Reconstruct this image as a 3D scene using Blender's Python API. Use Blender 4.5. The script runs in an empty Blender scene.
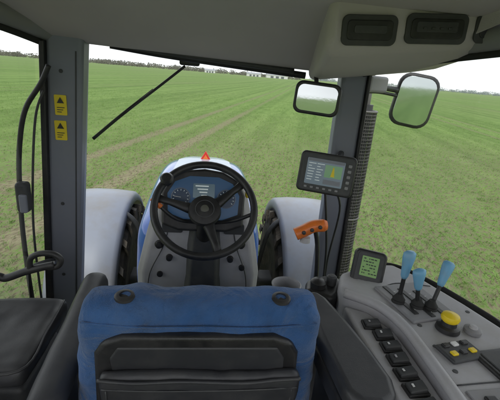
import bpy, bmesh, math, random
import numpy as np
from mathutils import Matrix, Vector, Euler
random.seed(4); rng=np.random.default_rng(7)
SC=bpy.context.scene; COL=SC.collection
H=2.6   # eye height above the field
rad=math.radians
# ---------------------------------------------------------------- materials
def mat(name,col,rough=.5,var=.12,scale=40,bump=.15,metal=0,spec=.5,bscale=None,emit=None,coat=0,dist=.002,dirt=None):
    m=bpy.data.materials.new(name);m.use_nodes=True;nt=m.node_tree;n=nt.nodes;l=nt.links
    b=n["Principled BSDF"]
    tc=n.new("ShaderNodeTexCoord")
    nz=n.new("ShaderNodeTexNoise");nz.inputs["Scale"].default_value=scale*.15;nz.inputs["Detail"].default_value=4
    l.new(tc.outputs["Object"],nz.inputs["Vector"])
    r=n.new("ShaderNodeMapRange");r.inputs[1].default_value=.3;r.inputs[2].default_value=.7
    r.inputs[3].default_value=1-var;r.inputs[4].default_value=1+var
    l.new(nz.outputs[0],r.inputs[0])
    mx=n.new("ShaderNodeVectorMath");mx.operation='SCALE';mx.inputs[0].default_value=col
    l.new(r.outputs[0],mx.inputs["Scale"]);out=mx.outputs[0]
    if dirt:   # dusty film: (colour, amount, scale)
        dn=n.new("ShaderNodeTexNoise");dn.inputs["Scale"].default_value=dirt[2];dn.inputs["Detail"].default_value=5;dn.inputs["Roughness"].default_value=.7
        l.new(tc.outputs["Object"],dn.inputs["Vector"])
        dr=n.new("ShaderNodeMapRange");dr.inputs[1].default_value=.42;dr.inputs[2].default_value=.72;dr.inputs[4].default_value=dirt[1];l.new(dn.outputs[0],dr.inputs[0])
        dm=n.new("ShaderNodeMix");dm.data_type='RGBA';l.new(dr.outputs[0],dm.inputs[0]);l.new(out,dm.inputs[6]);dm.inputs[7].default_value=(*dirt[0],1);out=dm.outputs[2]
    l.new(out,b.inputs["Base Color"])
    r2=n.new("ShaderNodeMapRange");r2.inputs[1].default_value=.3;r2.inputs[2].default_value=.7
    r2.inputs[3].default_value=max(0.02,rough-.08);r2.inputs[4].default_value=min(1,rough+.1)
    l.new(nz.outputs[0],r2.inputs[0]);l.new(r2.outputs[0],b.inputs["Roughness"])
    b.inputs["Metallic"].default_value=metal;b.inputs["Specular IOR Level"].default_value=spec
    b.inputs["Coat Weight"].default_value=coat
    if bump:
        n2=n.new("ShaderNodeTexNoise");n2.inputs["Scale"].default_value=bscale or scale*10;n2.inputs["Detail"].default_value=2
        l.new(tc.outputs["Object"],n2.inputs["Vector"])
        bp=n.new("ShaderNodeBump");bp.inputs["Strength"].default_value=bump;bp.inputs["Distance"].default_value=dist
        l.new(n2.outputs[0],bp.inputs["Height"]);l.new(bp.outputs[0],b.inputs["Normal"])
    if emit:
        b.inputs["Emission Color"].default_value=(*emit[:3],1);b.inputs["Emission Strength"].default_value=emit[3]
    return m
DUST=(.30,.27,.22)
M_head=mat("headliner_fabric",(.545,.50,.525),.85,.06,20,.4,bscale=420)
M_grey=mat("light_grey_plastic",(.45,.445,.475),.5,.07,30,.3,dirt=(DUST,.35,9))
M_grey2=mat("mid_grey_plastic",(.25,.25,.27),.5,.10,30,.25,dirt=(DUST,.3,12))
M_pil=mat("pillar_paint",(.22,.235,.285),.45,.08,12,.15,dirt=(DUST,.18,5))
M_blk=mat("black_plastic",(.018,.018,.020),.42,.25,40,.25,dirt=((.12,.11,.10),.22,14))
M_dgrey=mat("dark_grey_plastic",(.05,.052,.057),.55,.2,40,.3,dirt=((.14,.13,.11),.25,12))
M_vinyl=mat("black_vinyl",(.030,.031,.036),.45,.2,16,.3,bscale=420,dirt=((.10,.095,.09),.30,8),dist=.001)
M_rub=mat("rubber",(.02,.02,.02),.75,.3,30,.3)
M_tyre=mat("tyre_rubber",(.04,.037,.034),.85,.35,30,.5,bscale=40,dist=.01,dirt=((.22,.18,.13),.6,6))
M_blue=mat("hood_blue_paint",(.02,.10,.42),.18,.05,10,0,coat=.6)
M_white=mat("fender_white_paint",(.24,.26,.315),.42,.06,10,.1,dirt=((.20,.175,.14),.6,3.5))
M_hoodsky=mat("hood_sky_sheen",(.34,.41,.52),.25,.05,10,0,coat=.4)  # pale tint standing in for white sky mirrored in the blue hood
M_lev=mat("lever_blue_plastic",(.17,.42,.66),.38,.05,30,.08,dirt=(DUST,.3,30))
M_yel=mat("yellow_plastic",(.85,.62,.02),.4,.08,30,.05)
M_ora=mat("orange_plastic",(.85,.20,.03),.4,.08,30,.05,dirt=((.2,.1,.05),.4,30))
M_lab=mat("label_yellow",(.88,.68,.03),.5,.08,30,0)
M_met=mat("steel",(.45,.45,.46),.3,.1,30,.1,metal=1)
M_alu=mat("perforated_steel",(.16,.155,.15),.5,.35,30,.2,metal=.5)
M_wht=mat("white_print",(.75,.75,.75),.5,.03,30,0)
M_red=mat("red_plastic",(.6,.03,.02),.4,.05,30,0)
M_floor=mat("floor_mat",(.03,.03,.03),.85,.3,20,.4)
M_scr=mat("monitor_screen",(.02,.03,.04),.15,.1,20,0,emit=(.05,.075,.09,1))
M_map=mat("monitor_map",(.05,.12,.05),.2,.3,200,0,emit=(.05,.11,.05,1))
M_lcd=mat("lcd_green",(.1,.17,.06),.25,.1,20,0,emit=(.04,.09,.015,1))
M_ink=mat("lcd_ink",(.01,.03,.01),.4,.1,20,0)
M_gau=mat("gauge_blue",(.03,.075,.16),.3,.2,20,0,emit=(.01,.04,.09,.4))
M_dial=mat("gauge_dial_face",(.02,.05,.11),.3,.2,20,0)
M_text=mat("screen_text",(.4,.45,.45),.4,.1,20,0,emit=(.4,.45,.45,.5))
def mirror_mat():
    m=bpy.data.materials.new("mirror_glass");m.use_nodes=True;b=m.node_tree.nodes["Principled BSDF"]
    b.inputs["Metallic"].default_value=1;b.inputs["Roughness"].default_value=.04;b.inputs["Base Color"].default_value=(.62,.66,.68,1)
    n=m.node_tree.nodes;nz=n.new("ShaderNodeTexNoise");nz.inputs["Scale"].default_value=6
    bp=n.new("ShaderNodeBump");bp.inputs["Strength"].default_value=.03;m.node_tree.links.new(nz.outputs[0],bp.inputs["Height"]);m.node_tree.links.new(bp.outputs[0],b.inputs["Normal"])
    return m
M_mir=mirror_mat()
def glass_mat():
    m=bpy.data.materials.new("window_glass");m.use_nodes=True;nt=m.node_tree;n=nt.nodes;l=nt.links;n.clear()
    o=n.new("ShaderNodeOutputMaterial");t=n.new("ShaderNodeBsdfTransparent");t.inputs[0].default_value=(.95,.975,.965,1)
    g=n.new("ShaderNodeBsdfGlossy");g.inputs["Roughness"].default_value=.02
    fr=n.new("ShaderNodeFresnel");fr.inputs[0].default_value=1.28
    m2=n.new("ShaderNodeMixShader")
    l.new(fr.outputs[0],m2.inputs[0]);l.new(t.outputs[0],m2.inputs[1]);l.new(g.outputs[0],m2.inputs[2]);l.new(m2.outputs[0],o.inputs[0])
    return m
M_glass=glass_mat()
def cloth_mat():
    m=mat("denim_blue_fabric",(.036,.095,.24),.92,.3,60,0,spec=.15,dirt=((.09,.14,.25),.45,11))
    nt=m.node_tree;n=nt.nodes;l=nt.links;b=n["Principled BSDF"]
    tc=n.new("ShaderNodeTexCoord")
    nz=n.new("ShaderNodeTexNoise");nz.inputs["Scale"].default_value=380;nz.inputs["Detail"].default_value=2
    nl=n.new("ShaderNodeTexNoise");nl.inputs["Scale"].default_value=10;nl.inputs["Detail"].default_value=3;nl.inputs["Distortion"].default_value=1
    for q in (nz,nl): l.new(tc.outputs["Object"],q.inputs["Vector"])
    b1=n.new("ShaderNodeBump");b1.inputs["Strength"].default_value=1;b1.inputs["Distance"].default_value=.0022
    l.new(nz.outputs[0],b1.inputs["Height"])
    b2=n.new("ShaderNodeBump");b2.inputs["Strength"].default_value=1;b2.inputs["Distance"].default_value=.024
    l.new(nl.outputs[0],b2.inputs["Height"]);l.new(b1.outputs[0],b2.inputs["Normal"]);l.new(b2.outputs[0],b.inputs["Normal"])
    b.inputs["Sheen Weight"].default_value=.2
    return m
M_cloth=cloth_mat()
# ---------------------------------------------------------------- builders
def mk(name,verts,faces,m,smooth=False):
    me=bpy.data.meshes.new(name);me.from_pydata([tuple(v) for v in verts],[],faces);me.update()
    bm=bmesh.new();bm.from_mesh(me);bmesh.ops.recalc_face_normals(bm,faces=bm.faces);bm.to_mesh(me);bm.free()
    me.polygons.foreach_set("use_smooth",[smooth]*len(me.polygons))
    o=bpy.data.objects.new(name,me);me.materials.append(m);COL.objects.link(o);return o
def bev(o,w,seg=3):
    if w>0:
        o.data.polygons.foreach_set("use_smooth",[True]*len(o.data.polygons))
        b=o.modifiers.new("b",'BEVEL');b.width=w;b.segments=seg;b.harden_normals=True;b.limit_method='ANGLE';b.angle_limit=rad(28)
    return o
def place(o,loc,rot):
    o.location=loc;o.rotation_euler=rot;return o
def box(name,c,s,m,b=.006,rot=(0,0,0),seg=3,top=(1,1)):
    x,y,z=[q/2 for q in s];tx,ty=top
    v=[(-x,-y,-z),(x,-y,-z),(x,y,-z),(-x,y,-z),(-x*tx,-y*ty,z),(x*tx,-y*ty,z),(x*tx,y*ty,z),(-x*tx,y*ty,z)]
    f=[(0,3,2,1),(4,5,6,7),(0,1,5,4),(1,2,6,5),(2,3,7,6),(3,0,4,7)]
    return place(bev(mk(name,v,f,m),b,seg),c,rot)
def prism(name,pts,ax,lo,hi,m,b=.008,seg=3):
    def V(p,t): return {'X':(t,p[0],p[1]),'Y':(p[0],t,p[1]),'Z':(p[0],p[1],t)}[ax]
    n=len(pts);v=[V(p,lo) for p in pts]+[V(p,hi) for p in pts]
    f=[tuple(range(n)),tuple(range(2*n-1,n-1,-1))]+[(i,(i+1)%n,n+(i+1)%n,n+i) for i in range(n)]
    return bev(mk(name,v,f,m),b,seg)
def loft(name,secs,m,caps=True,closed=True,smooth=True):
    n=len(secs[0]);v=[p for s in secs for p in s];f=[]
    for i in range(len(secs)-1):
        for j in range(n if closed else n-1):
            k=(j+1)%n;f.append((i*n+j,i*n+k,(i+1)*n+k,(i+1)*n+j))
    if caps and closed: f+= [tuple(range(n)),tuple(range((len(secs)-1)*n,len(secs)*n))]
    return mk(name,v,f,m,smooth)
def smoothpts(pts,k=6,cyc=False):
    P=[Vector(p) for p in pts];n=len(P);out=[]
    for i in range(n if cyc else n-1):
        if cyc:a,b,c,d=P[(i-1)%n],P[i],P[(i+1)%n],P[(i+2)%n]
        else:a,b,c,d=P[max(i-1,0)],P[i],P[i+1],P[min(i+2,n-1)]
        for s in range(k):
            t=s/k;out.append(.5*((2*b)+(c-a)*t+(2*a-5*b+4*c-d)*t*t+(3*b-a-3*c+d)*t**3))
    if not cyc: out.append(P[-1])
    return out
def tube(name,pts,r,m,k=6,cyc=False,ns=12,r1=None,flat=1):
    P=smoothpts(pts,k,cyc);n=len(P);secs=[];up=None
    for i,p in enumerate(P):
        t=((P[(i+1)%n] if cyc or i<n-1 else P[i])-(P[i-1] if cyc or i>0 else P[i])).normalized()
        if up is None: up=Vector((0,0,1)) if abs(t.z)<.9 else Vector((1,0,0))
        s=t.cross(up).normalized();up=s.cross(t).normalized()
        rr=r if r1 is None else r+(r1-r)*i/(n-1)
        secs.append([p+s*math.cos(a)*rr+up*math.sin(a)*rr*flat for a in [2*math.pi*q/ns for q in range(ns)]])
    if cyc: secs.append(secs[0])
    return loft(name,secs,m,caps=not cyc)
def lathe(name,prof,m,loc=(0,0,0),rot=(0,0,0),ns=32,smooth=True):
    secs=[[(r*math.cos(a),r*math.sin(a),z) for a in [2*math.pi*q/ns for q in range(ns)]] for r,z in prof]
    o=loft(name,secs,m,smooth=smooth)
    if smooth:
        e=o.modifiers.new("e",'EDGE_SPLIT');e.split_angle=rad(40)
    return place(o,loc,rot)
def cyl(name,p0,p1,r0,r1,m,ns=20):
    p0=Vector(p0);p1=Vector(p1);d=p1-p0;o=lathe(name,[(r0,0),(r1,d.length)],m,p0,d.to_track_quat('Z','Y').to_euler(),ns);return o
def torus(name,R,r,m,loc,rot,n1=64,n2=14):
    secs=[[((R+r*math.cos(b))*math.cos(a),(R+r*math.cos(b))*math.sin(a),r*math.sin(b)) for b in [2*math.pi*q/n2 for q in range(n2)]] for a in [2*math.pi*q/n1 for q in range(n1+1)]]
    return place(loft(name,secs,m,caps=False),loc,rot)
def rrect(w,h,r,n=5):
    o=[]
    for cx,cy,a0 in ((w/2-r,h/2-r,0),(-w/2+r,h/2-r,90),(-w/2+r,-h/2+r,180),(w/2-r,-h/2+r,270)):
        for i in range(n+1):
            a=rad(a0+90*i/n);o.append((cx+r*math.cos(a),cy+r*math.sin(a)))
    return o
def plate(name,w,h,r,t,m,loc,rot,b=.003):
    """rounded plate; face in local XZ, looking towards -Y"""
    return place(prism(name,rrect(w,h,r),'Y',-t/2,t/2,m,b,2),loc,rot)
TOPS=[]
def group(name,objs,loc=(0,0,0)):
    e=bpy.data.objects.new(name,None);COL.objects.link(e);e.location=loc;e.empty_display_size=.05
    for o in objs:
        if o.parent is None:
            o.parent=e;o.matrix_parent_inverse=Matrix.Translation(-Vector(loc))
    TOPS.append(e);return e
def local(objs,loc,rot,sc=1):
    """move a set of parts built around the origin to their place"""
    Mx=Matrix.Translation(loc)@Euler(rot).to_matrix().to_4x4()@Matrix.Scale(sc,4)
    for o in objs:
        o.matrix_world=Mx@(Matrix.Translation(o.location)@o.rotation_euler.to_matrix().to_4x4())
    return objs
# ---------------------------------------------------------------- tractor cab
cab=[]
def pillar(name,x0,x1,xb0,xb1,y,d,m,z0=-1.5,z1=.12):
    def at(a,b,z): t=(.04-z)/1.19; return a+(b-a)*t
    s=[]
    for z in (z1,-.5,z0):
        a=at(x0,xb0,z);b=at(x1,xb1,z)
        s.append([(a,y,z),(b,y,z),(b,y+d,z),(a,y+d,z)])
    o=loft(name,s,m,smooth=False);return bev(o,.02,4)
cab+=[pillar("left_front_pillar",-.66,-.515,-.735,-.605,1.68,.10,M_pil),
      pillar("right_front_pillar",.575,.69,.585,.70,1.70,.09,M_pil)]
cab+=[prism("pillar_trim",[(-.675,.06),(-.655,.06),(-.735,-1.4),(-.765,-1.4)],'Y',1.66,1.70,M_blk,.004),
      prism("pillar_groove",[(-.545,.03),(-.540,.03),(-.626,-1.4),(-.631,-1.4)],'Y',1.677,1.70,M_dgrey,.001),
      prism("pillar_trim",[(.688,.04),(.702,.04),(.712,-1.4),(.698,-1.4)],'Y',1.69,1.72,M_blk,.003)]
for z in (-.05,-.62,-.98): cab.append(lathe("pillar_screw",[(0,0),(.008,0),(.007,.003),(.003,.0035),(0,.002)],M_dgrey,(-.60-(.04-z)*.06,1.679,z),(rad(90),0,0),14))
prof=[(1.80,.05),(1.74,.045),(1.68,.06),(1.58,.105),(1.42,.17),(1.2,.225),(.9,.26),(.3,.28),(-.35,.26),(-.42,.22),(-.42,.42),(.5,.48),(1.5,.42),(1.95,.28),(1.98,.14),(1.9,.07)]
def hw(y): return .70+ .22*min(1,max(0,(1.8-y)/.8))
xs=[-1,-.97,-.9,-.75,-.5,-.25,0,.25,.5,.75,.9,.97,1]
secs=[]
for x in xs:
    e=abs(x)**6
    secs.append([(x*hw(y),y,z-.022*x*(z<.2)+(-.06*e if z>.3 else 0)) for y,z in prof])
roof=loft("roof_and_headliner",secs,M_head);md=roof.modifiers.new("s",'SUBSURF');md.levels=md.render_levels=1
cab.append(roof)
for s in (-1,1):
    dz=0 if s<0 else -.01
    cab.append(tube("side_rail",[(s*.64,1.74,.09+dz),(s*.74,1.5,.14+dz),(s*.87,1.15,.18+dz),(s*.93,.6,.20),(s*.93,-.3,.20)],.04,M_grey2))
    cab.append(tube("door_seal",[(s*.665,1.70,.05+dz),(s*.76,1.5,.095+dz),(s*.885,1.15,.135+dz),(s*.945,.6,.155),(s*.945,-.3,.155)],.014,M_rub))
    cab.append(box("rear_pillar",(s*.88,-.35,-.55),(.12,.12,1.7),M_pil,.02))
    cab.append(loft("side_glass",[[(s*.70,1.68,.05),(s*.79,1.5,.10),(s*.90,1.15,.14),(s*.945,.6,.16),(s*.945,-.3,.16)],
        [(s*.76,1.68,-1.45),(s*.84,1.5,-1.45),(s*.92,1.15,-1.45),(s*.95,.6,-1.45),(s*.95,-.3,-1.45)]],M_glass,closed=False))
    cab.append(prism("sill",[(s*.70,1.72),(s*.80,1.72),(s*.99,1.1),(s*1.0,-.4),(s*.90,-.4),(s*.89,1.1)],'Z',-1.56,-1.44,M_dgrey,.01))
cab.append(loft("windscreen",[[(x,1.86-.14*x*x/.36,z) for x in (-.64,-.5,-.3,-.1,.1,.3,.5,.64)] for z in (.06,-.4,-.9,-1.45)],M_glass,closed=False))
cab.append(box("floor",(0,.7,-1.55),(1.7,2.3,.08),M_floor,.01))
cab.append(box("rear_crossbeam",(0,-.36,-1.0),(1.7,.1,.25),M_pil,.02))
cab.append(tube("windscreen_top_seal",[(-.43,1.765,.068),(-.2,1.79,.048),(.1,1.79,.03),(.42,1.765,.012)],.015,M_blk,ns=10))
cab.append(tube("sunblind_roll",[(-.44,1.74,.078),(-.2,1.745,.058),(.1,1.745,.040),(.36,1.74,.026)],.012,M_dgrey,ns=10))
cab.append(tube("windscreen_bottom_seal",[(-.66,1.72,-1.44),(0,1.87,-1.44),(.66,1.72,-1.44)],.02,M_rub))
for z in (-.185,-.290):
    x=-.635-(.04-z)*.066+.035
    cab.append(plate("warning_sticker",.048,.082,.004,.002,M_lab,(x,1.677,z),(0,0,0),0))
    cab.append(place(prism("sticker_symbol",[(-.014,-.010),(.014,-.010),(0,.014)],'Y',-.001,.001,M_blk,0),(x,1.6745,z+.018),(0,0,0)))
    for k in range(3): cab.append(plate("sticker_text",.030-.006*k,.003,.001,.002,M_dgrey,(x-.003*k,1.6745,z-.010-.009*k),(0,0,0),0))
rc=prism("console_body",[(1.2,.33),(1.19,.12),(1.21,.075),(1.30,.04),(1.5,.005),(1.72,-.01),(1.78,.02),(1.78,.3)],'X',.335,.90,M_head,.035,6)
for v in rc.data.vertices:
    v.co.z+=(v.co.x-.33)*.13 if v.co.z<.25 else 0
    if v.co.x<.5: v.co.x+=(v.co.y-1.2)*.17
cab.append(rc)
for x0,x1,z in ((.375,.545,.150),(.57,.765,.172),(.79,.93,.19)):
    w=x1-x0;c=(x0+x1)/2;ro=(rad(4),rad(-4),0)
    cab.append(plate("console_bezel",w,.085,.02,.01,M_dgrey,(c,1.188,z),ro))
    cab.append(plate("console_slot",w-.03,.055,.012,.006,M_blk,(c,1.182,z),ro))
cab.append(plate("radio_face",.13,.03,.006,.006,M_dgrey,(.665,1.178,.177),(rad(4),rad(-4),0)))
for i in range(4): cab.append(plate("radio_key",.012,.006,.002,.004,M_dgrey,(.625+.026*i,1.174,.170+.0016*i),(rad(4),rad(-4),0),.001))
cab.append(plate("lamp_lens",.10,.022,.006,.004,M_dgrey,(.46,1.178,.152),(rad(4),rad(-4),0),.001))
group("tractor_cab",cab,(0,.7,-1.5))
d=[tube("door_frame",[(-.62,1.6,-.03),(-.655,1.6,-.10),(-.72,1.6,-.20),(-.755,1.6,-.33),(-.775,1.6,-.50),(-.785,1.6,-.74),(-.78,1.6,-1.05),(-.76,1.6,-1.4)],.010,M_blk),
   tube("door_frame_inner",[(-.66,1.63,-.13),(-.70,1.63,-.24),(-.735,1.63,-.50),(-.755,1.63,-.78),(-.75,1.63,-1.2)],.005,M_dgrey),
   box("door_latch",(-.755,1.58,-.56),(.05,.05,.13),M_dgrey,.015),box("latch_cover",(-.745,1.55,-.58),(.03,.02,.08),M_pil,.008)]
group("cab_door",d,(-.76,1.6,-.8))
g=[tube("handle_bar",[(-.72,1.2,-.735),(-.685,1.2,-.715),(-.66,1.2,-.72),(-.60,1.2,-.695),(-.54,1.2,-.675),(-.50,1.2,-.665)],.013,M_blk),
   tube("handle_hook",[(-.58,1.2,-.685),(-.575,1.2,-.645),(-.545,1.2,-.625),(-.50,1.2,-.625),(-.478,1.2,-.645),(-.49,1.2,-.67),(-.52,1.2,-.675)],.010,M_blk),
   lathe("handle_knob",[(.0,0),(.02,.004),(.022,.02),(.014,.03),(0,.032)],M_blk,(-.70,1.19,-.735),(rad(90),0,0)),
   tube("handle_mount",[(-.60,1.21,-.695),(-.66,1.45,-.80),(-.70,1.67,-.90)],.010,M_dgrey)]
group("grab_handle",g,(-.6,1.2,-.66))
# ---------------------------------------------------------------- wiper
w=[tube("wiper_arm",[(-.12,1.83,.01),(-.25,1.825,-.10),(-.40,1.80,-.225)],.006,M_blk,ns=8),
   tube("wiper_blade",[(-.26,1.835,-.105),(-.40,1.80,-.225),(-.52,1.77,-.335)],.0075,M_rub,ns=8),
   box("wiper_motor",(-.10,1.825,.03),(.09,.04,.035),M_blk,.01)]
group("windscreen_wiper",w,(-.1,1.82,0))
# ---------------------------------------------------------------- mirrors
p=local([plate("housing",.18,.125,.03,.03,M_blk,(0,0,0),(0,0,0),.008),plate("glass",.155,.10,.024,.004,M_mir,(0,-.017,0),(0,0,0),.001)],(.415,1.5,-.072),(rad(-1.3),rad(3),rad(-20)))
p.append(tube("stalk",[(.415,1.52,-.06),(.42,1.56,-.01),(.42,1.6,.04)],.009,M_blk))
group("rear_view_mirror",p,(.415,1.5,-.06))
p=local([plate("housing",.20,.265,.06,.05,M_blk,(0,.01,0),(0,0,0),.015),plate("glass",.170,.232,.05,.004,M_mir,(0,-.018,0),(0,0,0),.001)],(1.03,1.9,-.065),(rad(0),rad(7),rad(-22)))
p+=[tube("bracket",[(.70,1.78,.0),(.82,1.86,-.01),(.95,1.93,-.02)],.014,M_blk),
    tube("bracket_brace",[(.70,1.78,-.04),(.82,1.86,-.035),(.98,1.94,-.05)],.008,M_blk),
    box("bracket_mount",(.77,1.82,.0),(.14,.07,.075),M_grey2,.015,rot=(0,0,rad(30)))]
group("side_mirror",p,(1.0,1.9,-.06))
# ---------------------------------------------------------------- monitor
p=[plate("housing",.225,.165,.02,.045,M_blk,(0,0.012,0),(0,0,0),.008),plate("bezel",.205,.145,.014,.004,M_dgrey,(0,-.012,0),(0,0,0),.001),
   plate("screen",.15,.105,.004,.004,M_scr,(-.008,-.015,.004),(0,0,0),0)]
random.seed(2)
p.append(plate("screen_title",.145,.012,.001,.002,M_pil,(-.008,-.018,.05),(0,0,0),0))
for i in range(7):
    for j in range(2):
        ww=.012+.018*random.random()
        p.append(plate("screen_row",ww,.0025,.0005,.002,M_text,(-.066+j*.034+ww/2-.01,-.018,.036-.011*i),(0,0,0),0))
p.append(plate("screen_map",.068,.05,.001,.002,M_map,(.025,-.018,.012),(0,0,0),0))
p.append(place(prism("screen_track",[(-.004,-.02),(.012,-.02),(.006,.018),(.002,.018)],'Y',-.001,.001,M_lab,0),(.02,-.0198,.012),(0,0,0)))
p.append(plate("screen_graph",.068,.018,.001,.002,M_pil,(.025,-.018,-.032),(0,0,0),0))
for i in range(5): p.append(plate("key",.014,.012,.003,.005,M_grey2,(.087,-.015,.045-.022*i),(0,0,0),.001))
for i in range(6): p.append(plate("key_bottom",.012,.008,.002,.005,M_grey2,(-.075+.025*i,-.015,-.061),(0,0,0),.001))
local(p,(.447,1.35,-.335),(rad(-10),rad(3),rad(-16)),.93)
p.append(tube("arm",[(.46,1.38,-.34),(.53,1.52,-.33),(.62,1.70,-.32)],.014,M_blk))
p.append(tube("cable",[(.46,1.38,-.40),(.50,1.42,-.56),(.55,1.5,-.75),(.56,1.5,-1.0)],.005,M_blk,ns=8))
p.append(tube("cable",[(.50,1.38,-.40),(.565,1.46,-.52),(.58,1.55,-.8),(.57,1.5,-1.0)],.0045,M_blk,ns=8))
group("display_monitor",p,(.45,1.35,-.33))
# ---------------------------------------------------------------- orange handle
p=[tube("grip",[(.345,1.3,-.565),(.375,1.3,-.55),(.41,1.3,-.53),(.45,1.3,-.525)],.024,M_ora,flat=1),
   lathe("end_cap",[(0,0),(.024,0),(.018,.012),(0,.016)],M_ora,(.45,1.3,-.525),(0,rad(85),0))]
for i in range(3): p.append(lathe("grip_button",[(0,0),(.008,0),(.007,.005),(0,.006)],M_blk,(.37+.03*i,1.277,-.548+.012*i),(rad(80),0,0),16))
p+=[tube("grip_arm",[(.42,1.31,-.54),(.46,1.36,-.66),(.50,1.4,-.95)],.009,M_blk),lathe("knob_base",[(0,0),(.02,0),(.018,.02),(0,.025)],M_grey,(.385,1.3,-.595),(0,0,0))]
group("shuttle_lever",p,(.4,1.3,-.54))
# ---------------------------------------------------------------- steering wheel
WC=(-.003,1.40,-.512);RW=(rad(47),0,0)
p=[torus("rim",.195,.0150,M_blk,(0,0,0),(0,0,0)),
   lathe("hub",[(0,-.05),(.058,-.05),(.066,-.03),(.061,-.012),(.04,-.004),(0,-.003)],M_blk),
   torus("hub_ring",.036,.002,M_dgrey,(0,0,-.003),(0,0,0),32,8),
   lathe("badge",[(0,-.004),(.017,-.004),(.015,0),(0,.001)],M_met)]
for a in (168,38,-72):
    c,s=math.cos(rad(a)),math.sin(rad(a))
    secs=[]
    for r,wd,z in ((.03,.030,-.03),(.08,.021,-.026),(.14,.014,-.012),(.192,.018,0)):
        secs.append([(c*r-s*q*wd,s*r+c*q*wd,z+h) for q,h in ((-1,-.006),(-.7,.005),(.7,.005),(1,-.006),(.7,-.009),(-.7,-.009))])
    p.append(loft("spoke",secs,M_blk))
p.append(lathe("spinner_knob",[(0,0),(.012,0),(.012,.02),(.024,.03),(.026,.045),(.018,.055),(0,.058)],M_blk,(-.15,.095,.01),(0,0,0),24))
local(p,WC,RW)
p.append(cyl("shaft",(0,1.43,-.555),(0,1.58,-.74),.032,.045,M_blk))
group("steering_wheel",p,WC)
# ---------------------------------------------------------------- dashboard
p=[]
secs=[]
for z,xl,xr,y0,y1 in ((-1.5,-.26,.24,1.60,1.85),(-1.05,-.30,.26,1.56,1.82),(-.88,-.295,.26,1.53,1.80),(-.74,-.265,.235,1.54,1.80),(-.62,-.235,.21,1.56,1.80),(-.52,-.205,.185,1.58,1.79),(-.46,-.17,.15,1.62,1.78)):
    secs.append([(xl,y0+.03,z),(xl+.03,y0,z),(xr-.03,y0,z),(xr,y0+.03,z),(xr,y1-.03,z),(xr-.03,y1,z),(xl+.03,y1,z),(xl,y1-.03,z)])
p.append(loft("housing",secs,M_grey));bev(p[-1],.012,3)
CC=(-.01,1.545,-.525)
p.append(place(prism("cluster_surround",[(-.17,-.11),(-.175,.02),(-.145,.085),(-.08,.12),(0,.13),(.08,.12),(.145,.085),(.175,.02),(.17,-.11),(.10,-.135),(-.10,-.135)],'Y',-.03,.05,M_blk,.012),CC,(rad(-20),0,0)))
cl=[place(prism("cluster_face",[(-.145,-.06),(-.15,.02),(-.12,.07),(-.06,.095),(.06,.095),(.12,.07),(.15,.02),(.145,-.06),(.08,-.085),(-.08,-.085)],'Y',-.034,-.029,M_gau,0),(0,0,0),(0,0,0))]
for x,z,r in ((-.095,.005,.038),(.095,.005,.038)):
    cl.append(torus("gauge_ring",r,.0018,M_pil,(x,-.036,z),(rad(90),0,0),40,8))
    cl.append(lathe("gauge_dial",[(0,0),(r*.93,0),(r*.93,.002),(0,.0022)],M_dial,(x,-.034,z),(rad(90),0,0),32))
    for k in range(11):
        a=rad(-40+k*26);cl.append(box("tick",(x+r*.8*math.cos(a),-.0375,z+r*.8*math.sin(a)),(r*.16,.001,.0016),M_text,0,rot=(0,-a,0)))
    a=rad(random.uniform(100,200));cl.append(box("needle",(x+r*.35*math.cos(a),-.039,z+r*.35*math.sin(a)),(r*.75,.001,.002),M_wht,0,rot=(0,-a,0)))
cl.append(plate("digital_readout",.090,.060,.004,.002,M_scr,(0,-.036,.035),(0,0,0),0))
for i in range(4): cl.append(plate("readout_text",.055-.011*i,.005,.001,.001,M_text,(-.008+.003*i,-.038,.055-.013*i),(0,0,0),0))
for i in range(8): cl.append(plate("indicator",.010,.007,.002,.002,[M_ora,M_text,M_dial,M_red,M_text,M_lab,M_dial,M_text][i],(-.07+.02*i,-.0355,-.045-.014*(i%2)),(0,0,0),0))
local(cl,CC,(rad(-20),0,0));p+=cl
p.append(loft("column_cover",[[(x*s,1.50+yy,z) for x,yy in ((-1,.04),(-.7,0),(.7,0),(1,.04),(1,.10),(-1,.10))] for z,s in ((-.62,.06),(-.75,.075),(-.95,.085),(-1.4,.09))],M_dgrey));bev(p[-1],.01)
for x,z in ((-.195,-.74),(-.15,-.80),(.165,-.73),(.12,-.80),(.175,-.84),(-.19,-.88)):
    p.append(lathe("knob",[(0,0),(.020,0),(.020,.006),(.014,.01),(.013,.024),(0,.026)],M_blk,(x,1.545,z),(rad(90),0,0),20))
for x in (-.14,.13): p.append(plate("switch_panel",.09,.05,.01,.01,M_dgrey,(x,1.55,-.66),(0,0,0)))
for s in (-1,1): p.append(tube("housing_seam",[(s*.13-.015,1.565,-.60),(s*.16-.015,1.538,-.74),(s*.215-.02,1.527,-.88),(s*.23-.02,1.557,-1.05)],.0025,M_dgrey,ns=6))
p.append(tube("indicator_stalk",[(-.04,1.47,-.60),(-.12,1.43,-.57),(-.20,1.43,-.50)],.008,M_blk))
p.append(tube("indicator_stalk_tip",[(-.175,1.43,-.525),(-.21,1.43,-.49)],.011,M_ora))
p.append(tube("shuttle_stalk",[(.04,1.47,-.60),(.12,1.43,-.57),(.20,1.42,-.53)],.008,M_blk))
p.append(box("corner_lamp",(.185,1.57,-.50),(.03,.03,.03),M_lab,.008))
p.append(box("pedal",(.24,1.5,-1.35),(.09,.03,.14),M_blk,.01,rot=(rad(30),0,0)))
p.append(box("pedal",(-.24,1.5,-1.35),(.09,.03,.14),M_blk,.01,rot=(rad(30),0,0)))
group("dashboard",p,(0,1.6,-1.4))
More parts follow.
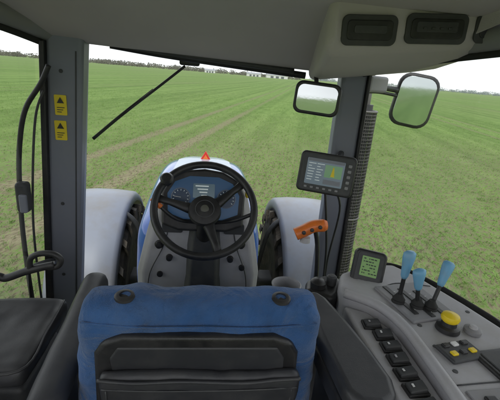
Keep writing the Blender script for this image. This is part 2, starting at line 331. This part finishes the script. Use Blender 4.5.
# ---------------------------------------------------------------- driver seat
def softbox(name,s,m,top=1.0,bev_r=.05,disp=.01,wr=.12):
    bm=bmesh.new();bmesh.ops.create_cube(bm,size=1)
    bmesh.ops.scale(bm,vec=s,verts=bm.verts)
    bmesh.ops.bevel(bm,geom=bm.edges[:]+bm.verts[:],offset=bev_r,segments=4,profile=.5,affect='EDGES')
    for v in bm.verts:
        t=(v.co.z/s[2]+.5);v.co.x*=1+(top-1)*t
    bmesh.ops.triangulate(bm,faces=[f for f in bm.faces if len(f.verts)>4])
    me=bpy.data.meshes.new(name);bm.to_mesh(me);bm.free();me.polygons.foreach_set("use_smooth",[True]*len(me.polygons))
    me.materials.append(m);o=bpy.data.objects.new(name,me);COL.objects.link(o)
    r=o.modifiers.new("r",'REMESH');r.mode='VOXEL';r.voxel_size=.010;r.use_smooth_shade=True
    tx=bpy.data.textures.new(name,'CLOUDS');tx.noise_scale=wr;tx.noise_depth=2
    dm=o.modifiers.new("d",'DISPLACE');dm.texture=tx;dm.strength=disp;dm.mid_level=.5;dm.texture_coords='LOCAL'
    sm=o.modifiers.new("s",'SMOOTH');sm.iterations=3;sm.factor=.5
    return o
SB=(.005,.83,-.803);SR=(rad(8),0,0)
p=[softbox("backrest_cover",(.665,.125,.60),M_cloth,top=.86,bev_r=.05,disp=.022,wr=.08),
   place(prism("rear_shell",[(x,z) for x,z in ((-.245,.18),(-.225,.215),(-.18,.235),(.17,.235),(.215,.215),(.235,.18),(.27,-.30),(-.27,-.30))],'Y',-.074,-.03,M_blk,.012,4),(0,0,0),(0,0,0)),
   place(prism("rear_inset",[(x,z) for x,z in ((-.21,.17),(-.19,.205),(.18,.205),(.20,.17),(.205,.11),(-.205,.11))],'Y',-.077,-.06,M_vinyl,.006,3),(0,0,0),(0,0,0))]
pk=softbox("document_pocket",(.49,.035,.40),M_vinyl,top=.97,bev_r=.014,disp=.014,wr=.07);pk.location=(0.005,-.088,-.06);p.append(pk)
p.append(tube("pocket_hem",[(-.232,-.106,.135),(-.15,-.110,.130),(-.04,-.108,.131),(.1,-.111,.128),(.18,-.107,.132),(.24,-.106,.135)],.0045,M_vinyl))
p.append(tube("pocket_seam",[(-.225,-.107,.105),(-.1,-.108,.099),(.1,-.108,.099),(.235,-.107,.105)],.0018,M_dgrey,ns=6))
p.append(tube("pocket_seam",[(-.215,-.107,.10),(-.218,-.108,-.05),(-.222,-.108,-.2)],.0018,M_dgrey,ns=6))
p.append(tube("pocket_seam",[(.222,-.107,.10),(.225,-.108,-.05),(.229,-.108,-.2)],.0018,M_dgrey,ns=6))
p.append(tube("cover_seam",[(-.27,-.056,.262),(-.14,-.064,.256),(0,-.065,.258),(.14,-.064,.256),(.27,-.056,.262)],.0026,M_cloth,ns=8))
for x in (-.18,.185):
    p.append(lathe("headrest_socket",[(0,0),(.024,0),(.024,.006),(.019,.009),(.013,.009),(.012,.002),(0,.002)],M_blk,(x,-.012,.297),(rad(-4),0,0),28))
    p.append(lathe("headrest_plug",[(0,0),(.0125,0),(.0115,.004),(0,.005)],M_blk,(x,-.012,.298),(rad(-4),0,0),20))
local(p,SB,SR)
p.append(softbox("seat_cushion",(.56,.52,.16),M_cloth,bev_r=.05,disp=.012));p[-1].location=(0,1.14,-1.02)
p.append(box("seat_suspension",(0,1.1,-1.3),(.36,.36,.45),M_blk,.03))
group("driver_seat",p,(0,1.1,-1.5))
a=softbox("pad",(.085,.56,.09),M_vinyl,bev_r=.035,disp=.006);a.location=(-.365,.97,-.765);a.rotation_euler=(rad(4),0,rad(2))
b_=box("arm_bracket",(-.36,.80,-.87),(.05,.2,.16),M_blk,.02)
group("seat_armrest",[a,b_],(-.37,.95,-.74))
pts=[(.335,1.05),(.375,1.06),(.40,1.02),(.425,.92),(.452,.78),(.463,.68),(.45,.625),(.41,.60),(.355,.605),(.33,.64),(.32,.8),(.32,.95)]
a=prism("pad",pts,'Z',-.705,-.655,M_vinyl,.022,6)
b_=prism("pad_base",[(x*.98+.008,y*.97+.02) for x,y in pts],'Z',-.76,-.707,M_blk,.01)
c_=box("support",(.40,.80,-.90),(.08,.25,.28),M_blk,.02)
group("seat_armrest",[a,b_,c_],(.40,.82,-.7))
a=softbox("cushion",(.42,.34,.07),M_vinyl,bev_r=.028,disp=.010,wr=.1);a.location=(-.65,.985,-.79)
c_=box("base",(-.64,.99,-1.16),(.34,.26,.60),M_dgrey,.02)
sm_=tube("piping",[(-.845,.825,-.765),(-.65,.818,-.764),(-.455,.825,-.765),(-.447,.98,-.764),(-.455,1.14,-.765)],.004,M_vinyl,ns=8)
group("passenger_seat",[a,c_,sm_],(-.64,.97,-1.5))
secs=[[(-.45,y,-1.5),(-.45,y,z-.06),(-.47,y,z-.02),(-.52,y,z),(-.93,y,z),(-.93,y,-1.5)] for y,z in ((.80,-.93),(.76,-.84),(.70,-.80),(.6,-.785),(.0,-.76),(-.3,-.80))]
group("inner_fender_panel",[bev(loft("panel",secs,M_grey,smooth=True),.01)],(-.7,.3,-1.5))
# ---------------------------------------------------------------- side console
p=[]
out=[(.465,1.10),(.50,1.19),(.62,1.26),(.74,1.27),(.80,1.18),(.87,1.0),(.92,.84),(.94,.6),(.94,.1),(.59,.1),(.585,.55),(.59,.72),(.59,.85),(.57,.96),(.52,1.02),(.475,1.05)]
p.append(prism("body",out,'Z',-1.45,-.66,M_grey,.025,5))
p.append(tube("edge_seal",[(.60,1.30,-.70),(.75,1.30,-.69),(.83,1.17,-.68),(.90,1.0,-.68),(.945,.82,-.68),(.955,.5,-.68),(.955,.1,-.68)],.013,M_rub))
p.append(prism("switch_tier",[(.47,1.04),(.54,1.00),(.585,.9),(.587,.72),(.583,.5),(.583,.1),(.47,.1),(.465,.5),(.47,.75),(.465,.9)],'Z',-1.4,-.70,M_grey,.012,4))
p.append(tube("ridge",[(.475,1.06,-.668),(.555,.99,-.665),(.59,.88,-.662),(.592,.72,-.662),(.586,.5,-.662),(.586,.2,-.662)],.016,M_grey))
for i in range(9):
    y=.93-.050*i;x=.532+.004*math.sin(i)-(.012 if i==0 else 0)
    rot=(rad(6 if i%2 else -6),rad(-8),rad(-6+2*i))
    p.append(box("switch_frame",(x,y,-.698),(.056,.042,.012),M_blk,.003,rot=(0,0,rot[2])))
    p.append(box("rocker_switch",(x,y,-.690),(.046,.031,.016),M_dgrey,.004,rot=rot))
    p.append(box("switch_icon",(x-.010,y,-.6815),(.005,.009,.001),M_wht if i%3 else M_grey,0,rot=rot))
    p.append(box("switch_icon",(x+.010,y,-.6815),(.008,.003,.001),M_grey,0,rot=rot))
p.append(box("lever_gate",(.685,1.0,-.657),(.17,.20,.012),M_grey2,.01,rot=(0,0,rad(12))))
for i in range(3):
    p.append(box("lever_slot",(.635+.048*i,1.0-.012*i,-.6505),(.016,.16,.004),M_blk,.001,rot=(0,0,rad(12))))
    for k in range(3): p.append(box("lever_mark",(.655+.048*i-.008*k,.945-.012*i+.05*k,-.6503),(.007,.003,.001),M_wht,0,rot=(0,0,rad(12))))
K=(.715,.862)
p.append(lathe("knob_collar",[(0,0),(.034,0),(.032,.012),(.022,.016),(.02,.028),(0,.028)],M_blk,(*K,-.658)))
p.append(lathe("yellow_knob",[(0,0),(.018,0),(.024,.006),(.026,.014),(.023,.022),(.012,.027),(0,.028)],M_yel,(*K,-.632)))
p.append(lathe("round_dial",[(0,0),(.024,0),(.024,.010),(.018,.014),(0,.014)],M_grey2,(.785,.85,-.658)))
p.append(lathe("round_dial_cap",[(0,0),(.012,0),(.010,.006),(0,.007)],M_grey,(.785,.85,-.644)))
p.append(box("keypad",(.69,.765,-.655),(.11,.07,.012),M_dgrey,.008,rot=(0,0,rad(12))))
for i in range(3):
    for j in range(2):
        p.append(box("key",(.662+.030*i-.006*j,.750+.030*j+.006*i,-.648),(.018,.016,.008),[M_yel,M_blk,M_yel,M_blk,M_wht,M_blk][i+3*j],.003,rot=(0,0,rad(12))))
p.append(box("storage_tray",(.81,.72,-.656),(.17,.11,.014),M_blk,.01,rot=(0,0,rad(8))))
p.append(box("tray_recess",(.81,.72,-.648),(.14,.08,.004),M_dgrey,.003,rot=(0,0,rad(8))))
p.append(tube("pen",[(.76,.70,-.640),(.86,.745,-.640)],.004,M_blue,ns=8))
p.append(box("panel_insert",(.74,.60,-.658),(.24,.09,.006),M_grey2,.003,rot=(0,0,rad(4))))
for i in range(4): p.append(box("panel_button",(.66+.05*i,.60,-.652),(.03,.03,.01),M_blk,.005))
p.append(tube("panel_seam",[(.60,1.07,-.6592),(.68,1.115,-.6592),(.80,1.10,-.6592)],.002,M_dgrey,ns=6))
p.append(tube("panel_seam",[(.61,.655,-.6592),(.75,.665,-.6592),(.92,.66,-.6592)],.002,M_dgrey,ns=6))
for x,y in ((.64,.88),(.635,.79),(.635,.70),(.84,.95)):
    p.append(lathe("screw_cap",[(0,0),(.007,0),(.006,.002),(0,.002)],M_dgrey,(x,y,-.66),(0,0,0),14))
p.append(prism("front_pod",[(.36,1.13),(.38,1.20),(.46,1.24),(.52,1.22),(.50,1.12),(.44,1.08)],'Z',-.80,-.70,M_blk,.018,4))
p.append(lathe("pod_knob",[(0,0),(.026,0),(.028,.02),(.018,.03),(0,.032)],M_blk,(.41,1.15,-.70)))
p.append(lathe("pod_knob",[(0,0),(.018,0),(.018,.03),(.012,.036),(0,.037)],M_dgrey,(.465,1.17,-.70)))
group("side_console",p,(.7,.8,-1.4))
p=[plate("housing",.125,.185,.022,.05,M_blk,(0,.012,0),(0,0,0),.01),plate("face",.10,.16,.012,.004,M_dgrey,(0,-.015,0),(0,0,0),.001),plate("screen",.066,.078,.003,.003,M_lcd,(0,-.018,.028),(0,0,0),0)]
random.seed(9)
for i in range(6):
    x=-.026
    while x<.024:
        ww=random.uniform(.004,.012)
        if random.random()<.75: p.append(box("digit",(x+ww/2,-.0202,.058-.0115*i),(ww,.001,.0045),M_ink,0))
        x+=ww+.003
for i in range(2):
    for j in range(3): p.append(plate("key",.018,.012,.003,.005,M_grey2,(-.026+.026*j,-.018,-.035-.02*i),(0,0,0),.001))
local(p,(.585,1.15,-.642),(rad(-22),rad(4),rad(-20)),.90)
p.append(box("mount",(.59,1.19,-.71),(.05,.05,.10),M_blk,.01))
group("lcd_controller",p,(.585,1.15,-.7))
def lever(base,top):
    b=Vector(base);t=Vector(top);d=(t-b)
    st=tube("stem",[b,b+d*.5,b+d*.72],.0065,M_blk)
    P0=b+d*.50;secs=[]
    ax=Vector((1,0,0));q=d.normalized();side=(ax-q*ax.dot(q)).normalized();fw=q.cross(side)
    for s,wd,th in ((0,.008,.007),(.1,.012,.010),(.4,.015,.012),(.75,.020,.014),(.93,.020,.013),(1.0,.012,.008)):
        c=P0+d*.55*s;secs.append([c+side*wd*math.cos(a)+fw*th*math.sin(a) for a in [2*math.pi*k/16 for k in range(16)]])
    gr=loft("handle",secs,M_lev)
    bt=lathe("boot",[(0,0),(.022,0),(.018,.008),(.02,.012),(.014,.02),(.009,.03),(0,.03)],M_rub,b)
    group("control_lever",[st,gr,bt],base)
lever((.625,.99,-.652),(.627,.99,-.482))
lever((.675,.965,-.652),(.645,.95,-.520))
lever((.715,.955,-.652),(.772,1.0,-.518))
p=[lathe("cup_body",[(0,-.12),(.036,-.12),(.044,.0),(.047,.004),(.044,.006),(.040,.0),(.034,-.10),(0,-.10)],M_grey2,(.262,1.02,-.618)),
   lathe("cup_holder",[(.052,-.10),(.052,-.05),(.046,-.05),(.046,-.10)],M_blk,(.262,1.02,-.618)),
   tube("holder_bracket",[(.30,1.02,-.70),(.34,1.02,-.72),(.40,1.02,-.78)],.01,M_blk)]
group("drink_cup",p,(.262,1.02,-.7))
# ---------------------------------------------------------------- tractor nose
secs=[]
for y,hwd,zt,zb in ((2.0,.38,-.86,-1.6),(2.2,.385,-.81,-1.6),(2.8,.39,-.75,-1.6),(3.3,.385,-.75,-1.6),(3.75,.35,-.83,-1.6),(3.98,.31,-1.0,-1.55),(4.03,.28,-1.15,-1.5)):
    c=-.03;h=zt-zb
    pr=[(-1,0),(-1,.6),(-.985,.8),(-.93,.91),(-.80,.965),(-.55,.99),(0,1),(.55,.99),(.80,.965),(.93,.91),(.985,.8),(1,.6),(1,0)]
    secs.append([(c+hwd*a,y,zb+h*b) for a,b in pr])
p=[loft("hood_shell",secs,M_blue)]
p[0].modifiers.new("s",'SUBSURF').render_levels=2
p.append(loft("hood_sky_reflection",[[(-.03+x*w_,y,z+.008) for x,z in ((-1,zt-.010),(-.6,zt),(.6,zt),(1,zt-.010))] for y,zt,w_ in ((2.2,-.81,.24),(2.8,-.75,.24),(3.3,-.755,.22),(3.7,-.82,.18))],M_hoodsky,closed=False))  # added strip along the hood, coloured as its sky reflection
for s in (-1,1):
    p.append(box("side_grille",(-.03+s*.392,2.9,-1.25),(.01,1.0,.35),M_blk,.003))
p+=[prism("reflector_frame",[(-.05,0),(.05,0),(0,.085)],'Y',3.38,3.40,M_red,.003),prism("reflector_centre",[(-.024,.014),(.024,.014),(0,.055)],'Y',3.374,3.379,M_ora,0)]
for o in p[-2:]: o.location=(-.02,-.05,-.765)
p.append(box("engine_block",(-.03,2.9,-1.85),(.5,2.0,.5),M_dgrey,.05));p.append(box("front_axle",(-.03,3.2,-1.92),(1.5,.22,.2),M_dgrey,.04))
p.append(box("nose_weight",(-.03,4.15,-1.75),(.6,.3,.4),M_dgrey,.05))
group("tractor_hood",p,(-.03,3,-1.5))
def wheel(s):
    cx=s*.84;cy=3.2;cz=-1.9;R=.70;hw_=.235
    pr=[(.36,-hw_*.8),(.42,-hw_*.95),(.55,-hw_),(.63,-hw_*.93),(.655,-hw_*.7),(.66,0),(.655,hw_*.7),(.63,hw_*.93),(.55,hw_),(.42,hw_*.95),(.36,hw_*.8)]
    ty=lathe("tyre",pr,M_tyre,(cx,cy,cz),(0,rad(90),0),64);q=[ty]
    v=[];f=[]
    n=20
    for k in range(n):
        for sd in (-1,1):
            a0=2*math.pi*(k+(.5 if sd>0 else 0))/n
            i0=len(v)
            st=[(0,.0),(.35,.05),(.7,.10),(.97,.19),(1.02,.22)]
            for t,da in st:
                for w_,hh in ((-.036,0),(-.028,1),(.028,1),(.036,0)):
                    ang=a0+da+w_/.7;x=sd*hw_*t;rr=.645+(.055*hh) if t<1 else .58+(.06*hh)
                    v.append((cx+x+sd*(.012*hh if t>.9 else 0),cy+rr*math.cos(ang),cz+rr*math.sin(ang)))
            for i in range(len(st)-1):
                for j in range(3): f.append((i0+4*i+j,i0+4*i+j+1,i0+4*i+j+5,i0+4*i+j+4))
            f.append((i0,i0+1,i0+2,i0+3));e=i0+4*(len(st)-1);f.append((e,e+1,e+2,e+3))
    q.append(mk("tread_lugs",v,f,M_tyre))
    q.append(lathe("rim",[(0,-.05),(.12,-.05),(.15,-.02),(.30,-.02),(.37,-.18),(.375,.18),(.30,.02),(.15,.06),(0,.06)],M_white,(cx,cy,cz),(0,rad(90),0),48))
    group("front_wheel",q,(cx,cy,cz))
    secs=[]
    for k in range(25):
        a=rad(205-k*7.0) ; Rf=.80
        row=[]
        for t,dr in ((-.95,-.12),(-1.0,-.07),(-.97,-.02),(-.88,.0),(-.4,.012),(.3,.012),(.85,.0),(.96,-.025),(1.0,-.08)):
            x=cx+s*(.045)+t*.255
            rr=Rf+dr;row.append((x,cy+rr*math.cos(a),cz+.02+rr*math.sin(a)))
        secs.append(row)
    fo=loft("guard",secs,M_white,closed=False);so=fo.modifiers.new("so",'SOLIDIFY');so.thickness=.012
    br=tube("guard_bracket",[(s*.5,cy,cz),(s*.55,cy-.2,cz+.6),(s*.7,cy-.2,cz+.76)],.02,M_dgrey)
    group("front_fender",[fo,br],(cx,cy,cz+.7))
wheel(-1);wheel(1)
# exhaust
p=[]
ex=(.935,2.3)
p.append(cyl("inner_pipe",(ex[0],ex[1],-1.6),(ex[0],ex[1],-.12),.055,.055,M_dgrey))
v=[];f=[];ns=40;nz_=64;R=.08
for j in range(nz_+1):
    z=-1.5+1.34*j/nz_
    for i in range(ns): a=2*math.pi*i/ns;v.append((ex[0]+R*math.cos(a),ex[1]+R*math.sin(a),z))
for j in range(nz_):
    for i in range(ns): f.append((j*ns+i,j*ns+(i+1)%ns,(j+1)*ns+(i+1)%ns,(j+1)*ns+i))
hs=mk("perforated_guard",v,f,M_alu,True);wf=hs.modifiers.new("w",'WIREFRAME');wf.thickness=.0085;wf.use_even_offset=False
p.append(hs)
for z in (-1.5,-.85,-.16): p.append(torus("guard_band",.082,.007,M_alu,(ex[0],ex[1],z),(0,0,0),40,8))
p.append(tube("tail_pipe",[(ex[0],ex[1],-.14),(ex[0],ex[1],.1),(ex[0]+.0,ex[1],.45),(ex[0]+.05,ex[1],.6)],.035,M_alu))
p.append(tube("lower_pipe",[(ex[0],ex[1],-1.5),(ex[0]-.1,ex[1]+.1,-1.7),(.3,ex[1]+.3,-1.75)],.05,M_met))
group("exhaust_pipe",p,(ex[0],ex[1],-1.5))
# ---------------------------------------------------------------- field
def ground_mat():
    m=bpy.data.materials.new("young_wheat_field");m.use_nodes=True;nt=m.node_tree;n=nt.nodes;l=nt.links;b=n["Principled BSDF"]
    tc=n.new("ShaderNodeTexCoord")
    def N(sc,det,dis=0,stretch=None,rz=14):
        q=n.new("ShaderNodeTexNoise");q.inputs["Scale"].default_value=sc;q.inputs["Detail"].default_value=det;q.inputs["Distortion"].default_value=dis
        if stretch:
            mp=n.new("ShaderNodeMapping");mp.vector_type='POINT';mp.inputs["Scale"].default_value=stretch
            rt=n.new("ShaderNodeVectorRotate");rt.rotation_type='Z_AXIS';rt.inputs["Angle"].default_value=rad(rz)
            l.new(tc.outputs["Object"],rt.inputs["Vector"]);l.new(rt.outputs[0],mp.inputs[0]);l.new(mp.outputs[0],q.inputs["Vector"])
        else: l.new(tc.outputs["Object"],q.inputs["Vector"])
        return q
    def M(op,a,b_=None,c=None):
        q=n.new("ShaderNodeMath");q.operation=op
        for i,v in enumerate((a,b_,c)):
            if v is None: continue
            if isinstance(v,(int,float)): q.inputs[i].default_value=v
            else: l.new(v,q.inputs[i])
        return q.outputs[0]
    def ramp(src,p0,c0,p1,c1):
        r=n.new("ShaderNodeValToRGB");e=r.color_ramp.elements;e[0].position=p0;e[0].color=(*c0,1);e[1].position=p1;e[1].color=(*c1,1);l.new(src,r.inputs[0]);return r
    fine=N(18,5,.2,(1,.4,1));big=N(.04,4,.6,(1,.5,1));mid=N(2.2,8,.4,(1,.25,1));strip=N(.9,3,0,(1,.012,1),14)
    soilc=ramp(fine.outputs[0],.3,(.11,.095,.055),.6,(.25,.225,.14))
    am=M('MULTIPLY_ADD',strip.outputs[0],.6,M('MULTIPLY',mid.outputs[0],.4))
    grc=ramp(am,.38,(.090,.158,.033),.62,(.160,.245,.065))
    sep=n.new("ShaderNodeVectorMath");sep.operation='LENGTH';l.new(tc.outputs["Object"],sep.inputs[0])
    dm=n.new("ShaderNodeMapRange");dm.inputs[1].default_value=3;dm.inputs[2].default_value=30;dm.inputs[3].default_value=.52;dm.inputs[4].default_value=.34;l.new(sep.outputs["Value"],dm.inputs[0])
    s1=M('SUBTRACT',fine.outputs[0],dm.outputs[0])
    s2=M('ADD',s1,M('MULTIPLY_ADD',big.outputs[0],.4,-.2))
    # tramlines: pairs of wheel tracks every 18 m, along the drilling direction
    rt=n.new("ShaderNodeVectorRotate");rt.rotation_type='Z_AXIS';rt.inputs["Angle"].default_value=rad(14);l.new(tc.outputs["Object"],rt.inputs["Vector"])
    sx=n.new("ShaderNodeSeparateXYZ");l.new(rt.outputs[0],sx.inputs[0])
    pp=M('PINGPONG',M('ADD',sx.outputs[0],5.0),9.0)
    tr=n.new("ShaderNodeMapRange");tr.inputs[1].default_value=.12;tr.inputs[2].default_value=.32;tr.inputs[3].default_value=1;tr.inputs[4].default_value=0
    l.new(M('ABSOLUTE',M('SUBTRACT',pp,.9)),tr.inputs[0])
    s3=M('SUBTRACT',s2,M('MULTIPLY',tr.outputs[0],.16))
    cv=n.new("ShaderNodeMapRange");cv.inputs[1].default_value=-.11;cv.inputs[2].default_value=.09;l.new(s3,cv.inputs[0])
    mx=n.new("ShaderNodeMix");mx.data_type='RGBA';l.new(cv.outputs[0],mx.inputs[0]);l.new(soilc.outputs[0],mx.inputs[6]);l.new(grc.outputs[0],mx.inputs[7])
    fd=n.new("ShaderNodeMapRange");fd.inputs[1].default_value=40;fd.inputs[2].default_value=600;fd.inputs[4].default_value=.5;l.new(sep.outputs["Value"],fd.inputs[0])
    fm=n.new("ShaderNodeMix");fm.data_type='RGBA';l.new(fd.outputs[0],fm.inputs[0]);l.new(mx.outputs[2],fm.inputs[6]);fm.inputs[7].default_value=(.21,.26,.13,1)  # painted haze: far ground fades to a paler green
    l.new(fm.outputs[2],b.inputs["Base Color"]);b.inputs["Roughness"].default_value=.95;b.inputs["Specular IOR Level"].default_value=.12
    bp=n.new("ShaderNodeBump");bp.inputs["Strength"].default_value=.6;bp.inputs["Distance"].default_value=.04;l.new(fine.outputs[0],bp.inputs["Height"]);l.new(bp.outputs[0],b.inputs["Normal"])
    return m
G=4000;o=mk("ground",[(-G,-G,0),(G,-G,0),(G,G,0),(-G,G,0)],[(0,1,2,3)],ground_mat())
o.location=(0,0,-H);TOPS.append(o)
M_gr=mat("wheat_blade",(.15,.25,.058),.7,.35,8,0,spec=.2)
N=62000
r_=2.4+42*rng.random(N)**1.75;th=rng.uniform(-.95,1.05,N)
gx=r_*np.sin(th);gy=r_*np.cos(th)
ca,sa=math.cos(-rad(14)),math.sin(-rad(14));u=gx*ca+gy*sa;w_=-gx*sa+gy*ca
u=np.round(u/.15)*.15+rng.normal(0,.028,N)
gx=u*ca-w_*sa;gy=u*sa+w_*ca
keep=(np.sin(gx*1.3+gy*.4)+np.sin(gy*.9-gx*.5)+rng.normal(0,1.3,N))>-1.6
xr=gx*math.cos(rad(14))-gy*math.sin(rad(14))+5.0;pp=np.abs(((xr+9)%18)-9);keep&=~((np.abs(pp-.9)<.2)&(rng.random(N)<.75))
keep&=~((np.abs(gx)<.5)&(gy<4.4));gx=gx[keep];gy=gy[keep];n_=len(gx)
B=4;gx=np.repeat(gx,B)+rng.normal(0,.025,n_*B);gy=np.repeat(gy,B)+rng.normal(0,.025,n_*B);n_*=B
an=rng.uniform(0,2*math.pi,n_);hh=rng.uniform(.015,.06,n_);le=rng.uniform(.015,.06,n_);wd=rng.uniform(.0018,.004,n_)
dx=np.cos(an);dy=np.sin(an)
V=np.zeros((n_,4,3),np.float32)
V[:,0]=np.stack([gx-dy*wd,gy+dx*wd,np.zeros(n_)],1);V[:,1]=np.stack([gx+dy*wd,gy-dx*wd,np.zeros(n_)],1)
V[:,2]=np.stack([gx+dx*le*.5+dy*wd,gy+dy*le*.5-dx*wd,hh*.7],1);V[:,3]=np.stack([gx+dx*le,gy+dy*le,hh],1)
me=bpy.data.meshes.new("wheat_plants");me.vertices.add(n_*4);me.vertices.foreach_set("co",V.ravel())
me.loops.add(n_*4);me.loops.foreach_set("vertex_index",np.tile([0,1,2,3],n_)+np.repeat(np.arange(n_)*4,4))
me.polygons.add(n_);me.polygons.foreach_set("loop_start",np.arange(n_)*4);me.polygons.foreach_set("loop_total",np.full(n_,4));me.update();me.validate()
me.materials.append(M_gr);o=bpy.data.objects.new("wheat_plants",me);COL.objects.link(o);o.location=(0,0,-H);TOPS.append(o)
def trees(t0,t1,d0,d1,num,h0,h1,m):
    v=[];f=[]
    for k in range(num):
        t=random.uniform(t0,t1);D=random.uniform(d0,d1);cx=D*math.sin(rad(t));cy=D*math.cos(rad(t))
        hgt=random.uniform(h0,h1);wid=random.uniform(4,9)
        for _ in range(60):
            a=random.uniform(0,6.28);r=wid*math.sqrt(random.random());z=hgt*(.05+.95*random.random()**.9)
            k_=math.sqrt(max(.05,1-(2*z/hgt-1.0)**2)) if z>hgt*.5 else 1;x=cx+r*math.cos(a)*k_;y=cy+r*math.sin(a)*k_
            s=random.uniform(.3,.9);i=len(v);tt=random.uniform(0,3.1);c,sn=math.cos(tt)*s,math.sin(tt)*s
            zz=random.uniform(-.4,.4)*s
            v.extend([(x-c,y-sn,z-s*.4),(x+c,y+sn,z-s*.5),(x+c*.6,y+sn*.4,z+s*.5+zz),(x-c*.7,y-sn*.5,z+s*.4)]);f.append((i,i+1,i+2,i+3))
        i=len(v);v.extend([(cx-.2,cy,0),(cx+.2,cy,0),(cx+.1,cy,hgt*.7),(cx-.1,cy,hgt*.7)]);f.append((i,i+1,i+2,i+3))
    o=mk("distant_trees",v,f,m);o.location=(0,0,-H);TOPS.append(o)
trees(-42,13,470,580,300,2.5,6.0,mat("distant_foliage",(.16,.155,.13),.9,.4,1,0,spec=.1))  # both tree colours are lightened to carry distance haze
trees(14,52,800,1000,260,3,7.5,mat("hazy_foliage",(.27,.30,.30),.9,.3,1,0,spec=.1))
# distant farm sheds
M_shed=mat("shed_cladding",(.62,.62,.60),.6,.08,2,0);M_shr=mat("shed_roof",(.30,.31,.33),.6,.1,2,0);M_shd=mat("shed_door",(.12,.13,.14),.6,.1,2,0)
def shed(x,y,w_,h_,dp):
    z=-H
    b1=box("walls",(x,y,z+h_/2),(w_,dp,h_),M_shed,0)
    rf=prism("roof",[(-dp/2-.4,h_+.004),(dp/2+.4,h_+.004),(0,h_+1.6)],'X',-w_/2-.3,w_/2+.3,M_shr,0);rf.location=(x,y,z)
    ds=[box("door",(x-w_*.25+w_*.25*i,y-dp/2-.03,z+h_*.36),(w_*.14,.06,h_*.72),M_shd,0) for i in range(3)]
    group("farm_shed",[b1,rf]+ds,(x,y,z))
shed(48,455,16,2.8,9);shed(74,450,24,3.2,10);shed(-2,460,12,2.6,8)
for o in TOPS: o.location.z+=H
# ---------------------------------------------------------------- light: overcast sky
w=bpy.data.worlds.new("World");SC.world=w;w.use_nodes=True;nt=w.node_tree;bgn=nt.nodes["Background"];l=nt.links
sk=nt.nodes.new("ShaderNodeTexSky");sk.sky_type='NISHITA';sk.sun_disc=False;sk.sun_elevation=rad(48);sk.sun_rotation=rad(200);sk.dust_density=2
tc=nt.nodes.new("ShaderNodeTexCoord");nz=nt.nodes.new("ShaderNodeTexNoise");nz.inputs["Scale"].default_value=2.5;nz.inputs["Detail"].default_value=5
mp=nt.nodes.new("ShaderNodeMapping");mp.inputs["Scale"].default_value=(1,1,3);l.new(tc.outputs["Generated"],mp.inputs[0]);l.new(mp.outputs[0],nz.inputs["Vector"])
cr=nt.nodes.new("ShaderNodeValToRGB");e=cr.color_ramp.elements;e[0].position=.3;e[0].color=(7.0,7.2,7.5,1);e[1].position=.7;e[1].color=(12,12.1,12.2,1)
l.new(nz.outputs[0],cr.inputs[0])
mx=nt.nodes.new("ShaderNodeMix");mx.data_type='RGBA';mx.inputs[0].default_value=.88;l.new(sk.outputs[0],mx.inputs[6]);l.new(cr.outputs[0],mx.inputs[7])
l.new(mx.outputs[2],bgn.inputs[0]);bgn.inputs[1].default_value=.15
sd=bpy.data.lights.new("sun",'SUN');sd.energy=1.5;sd.angle=rad(18);sd.color=(1,.97,.92)
so=bpy.data.objects.new("sun",sd);COL.objects.link(so)
az=rad(200);el=rad(48);dv=Vector((math.sin(az)*math.cos(el),math.cos(az)*math.cos(el),math.sin(el)))
so.rotation_euler=dv.to_track_quat('Z','Y').to_euler();so.location=(0,0,20)
# ---------------------------------------------------------------- camera
t=rad(18.4);y=rad(7);r=rad(4.8)
F=Vector((math.sin(y)*math.cos(t),math.cos(y)*math.cos(t),-math.sin(t)));R0=Vector((math.cos(y),-math.sin(y),0));U0=R0.cross(F)
X=R0*math.cos(r)+U0*math.sin(r);Y=-R0*math.sin(r)+U0*math.cos(r)
cd=bpy.data.cameras.new("camera");cd.sensor_width=36;cd.lens=36*378/500;cd.clip_start=.02;cd.clip_end=9000
co=bpy.data.objects.new("camera",cd);COL.objects.link(co)
co.matrix_world=Matrix(((X.x,Y.x,-F.x,0),(X.y,Y.y,-F.y,0),(X.z,Y.z,-F.z,H),(0,0,0,1)))
SC.camera=co
SC.view_settings.view_transform='Standard';SC.view_settings.look='None';SC.view_settings.exposure=0
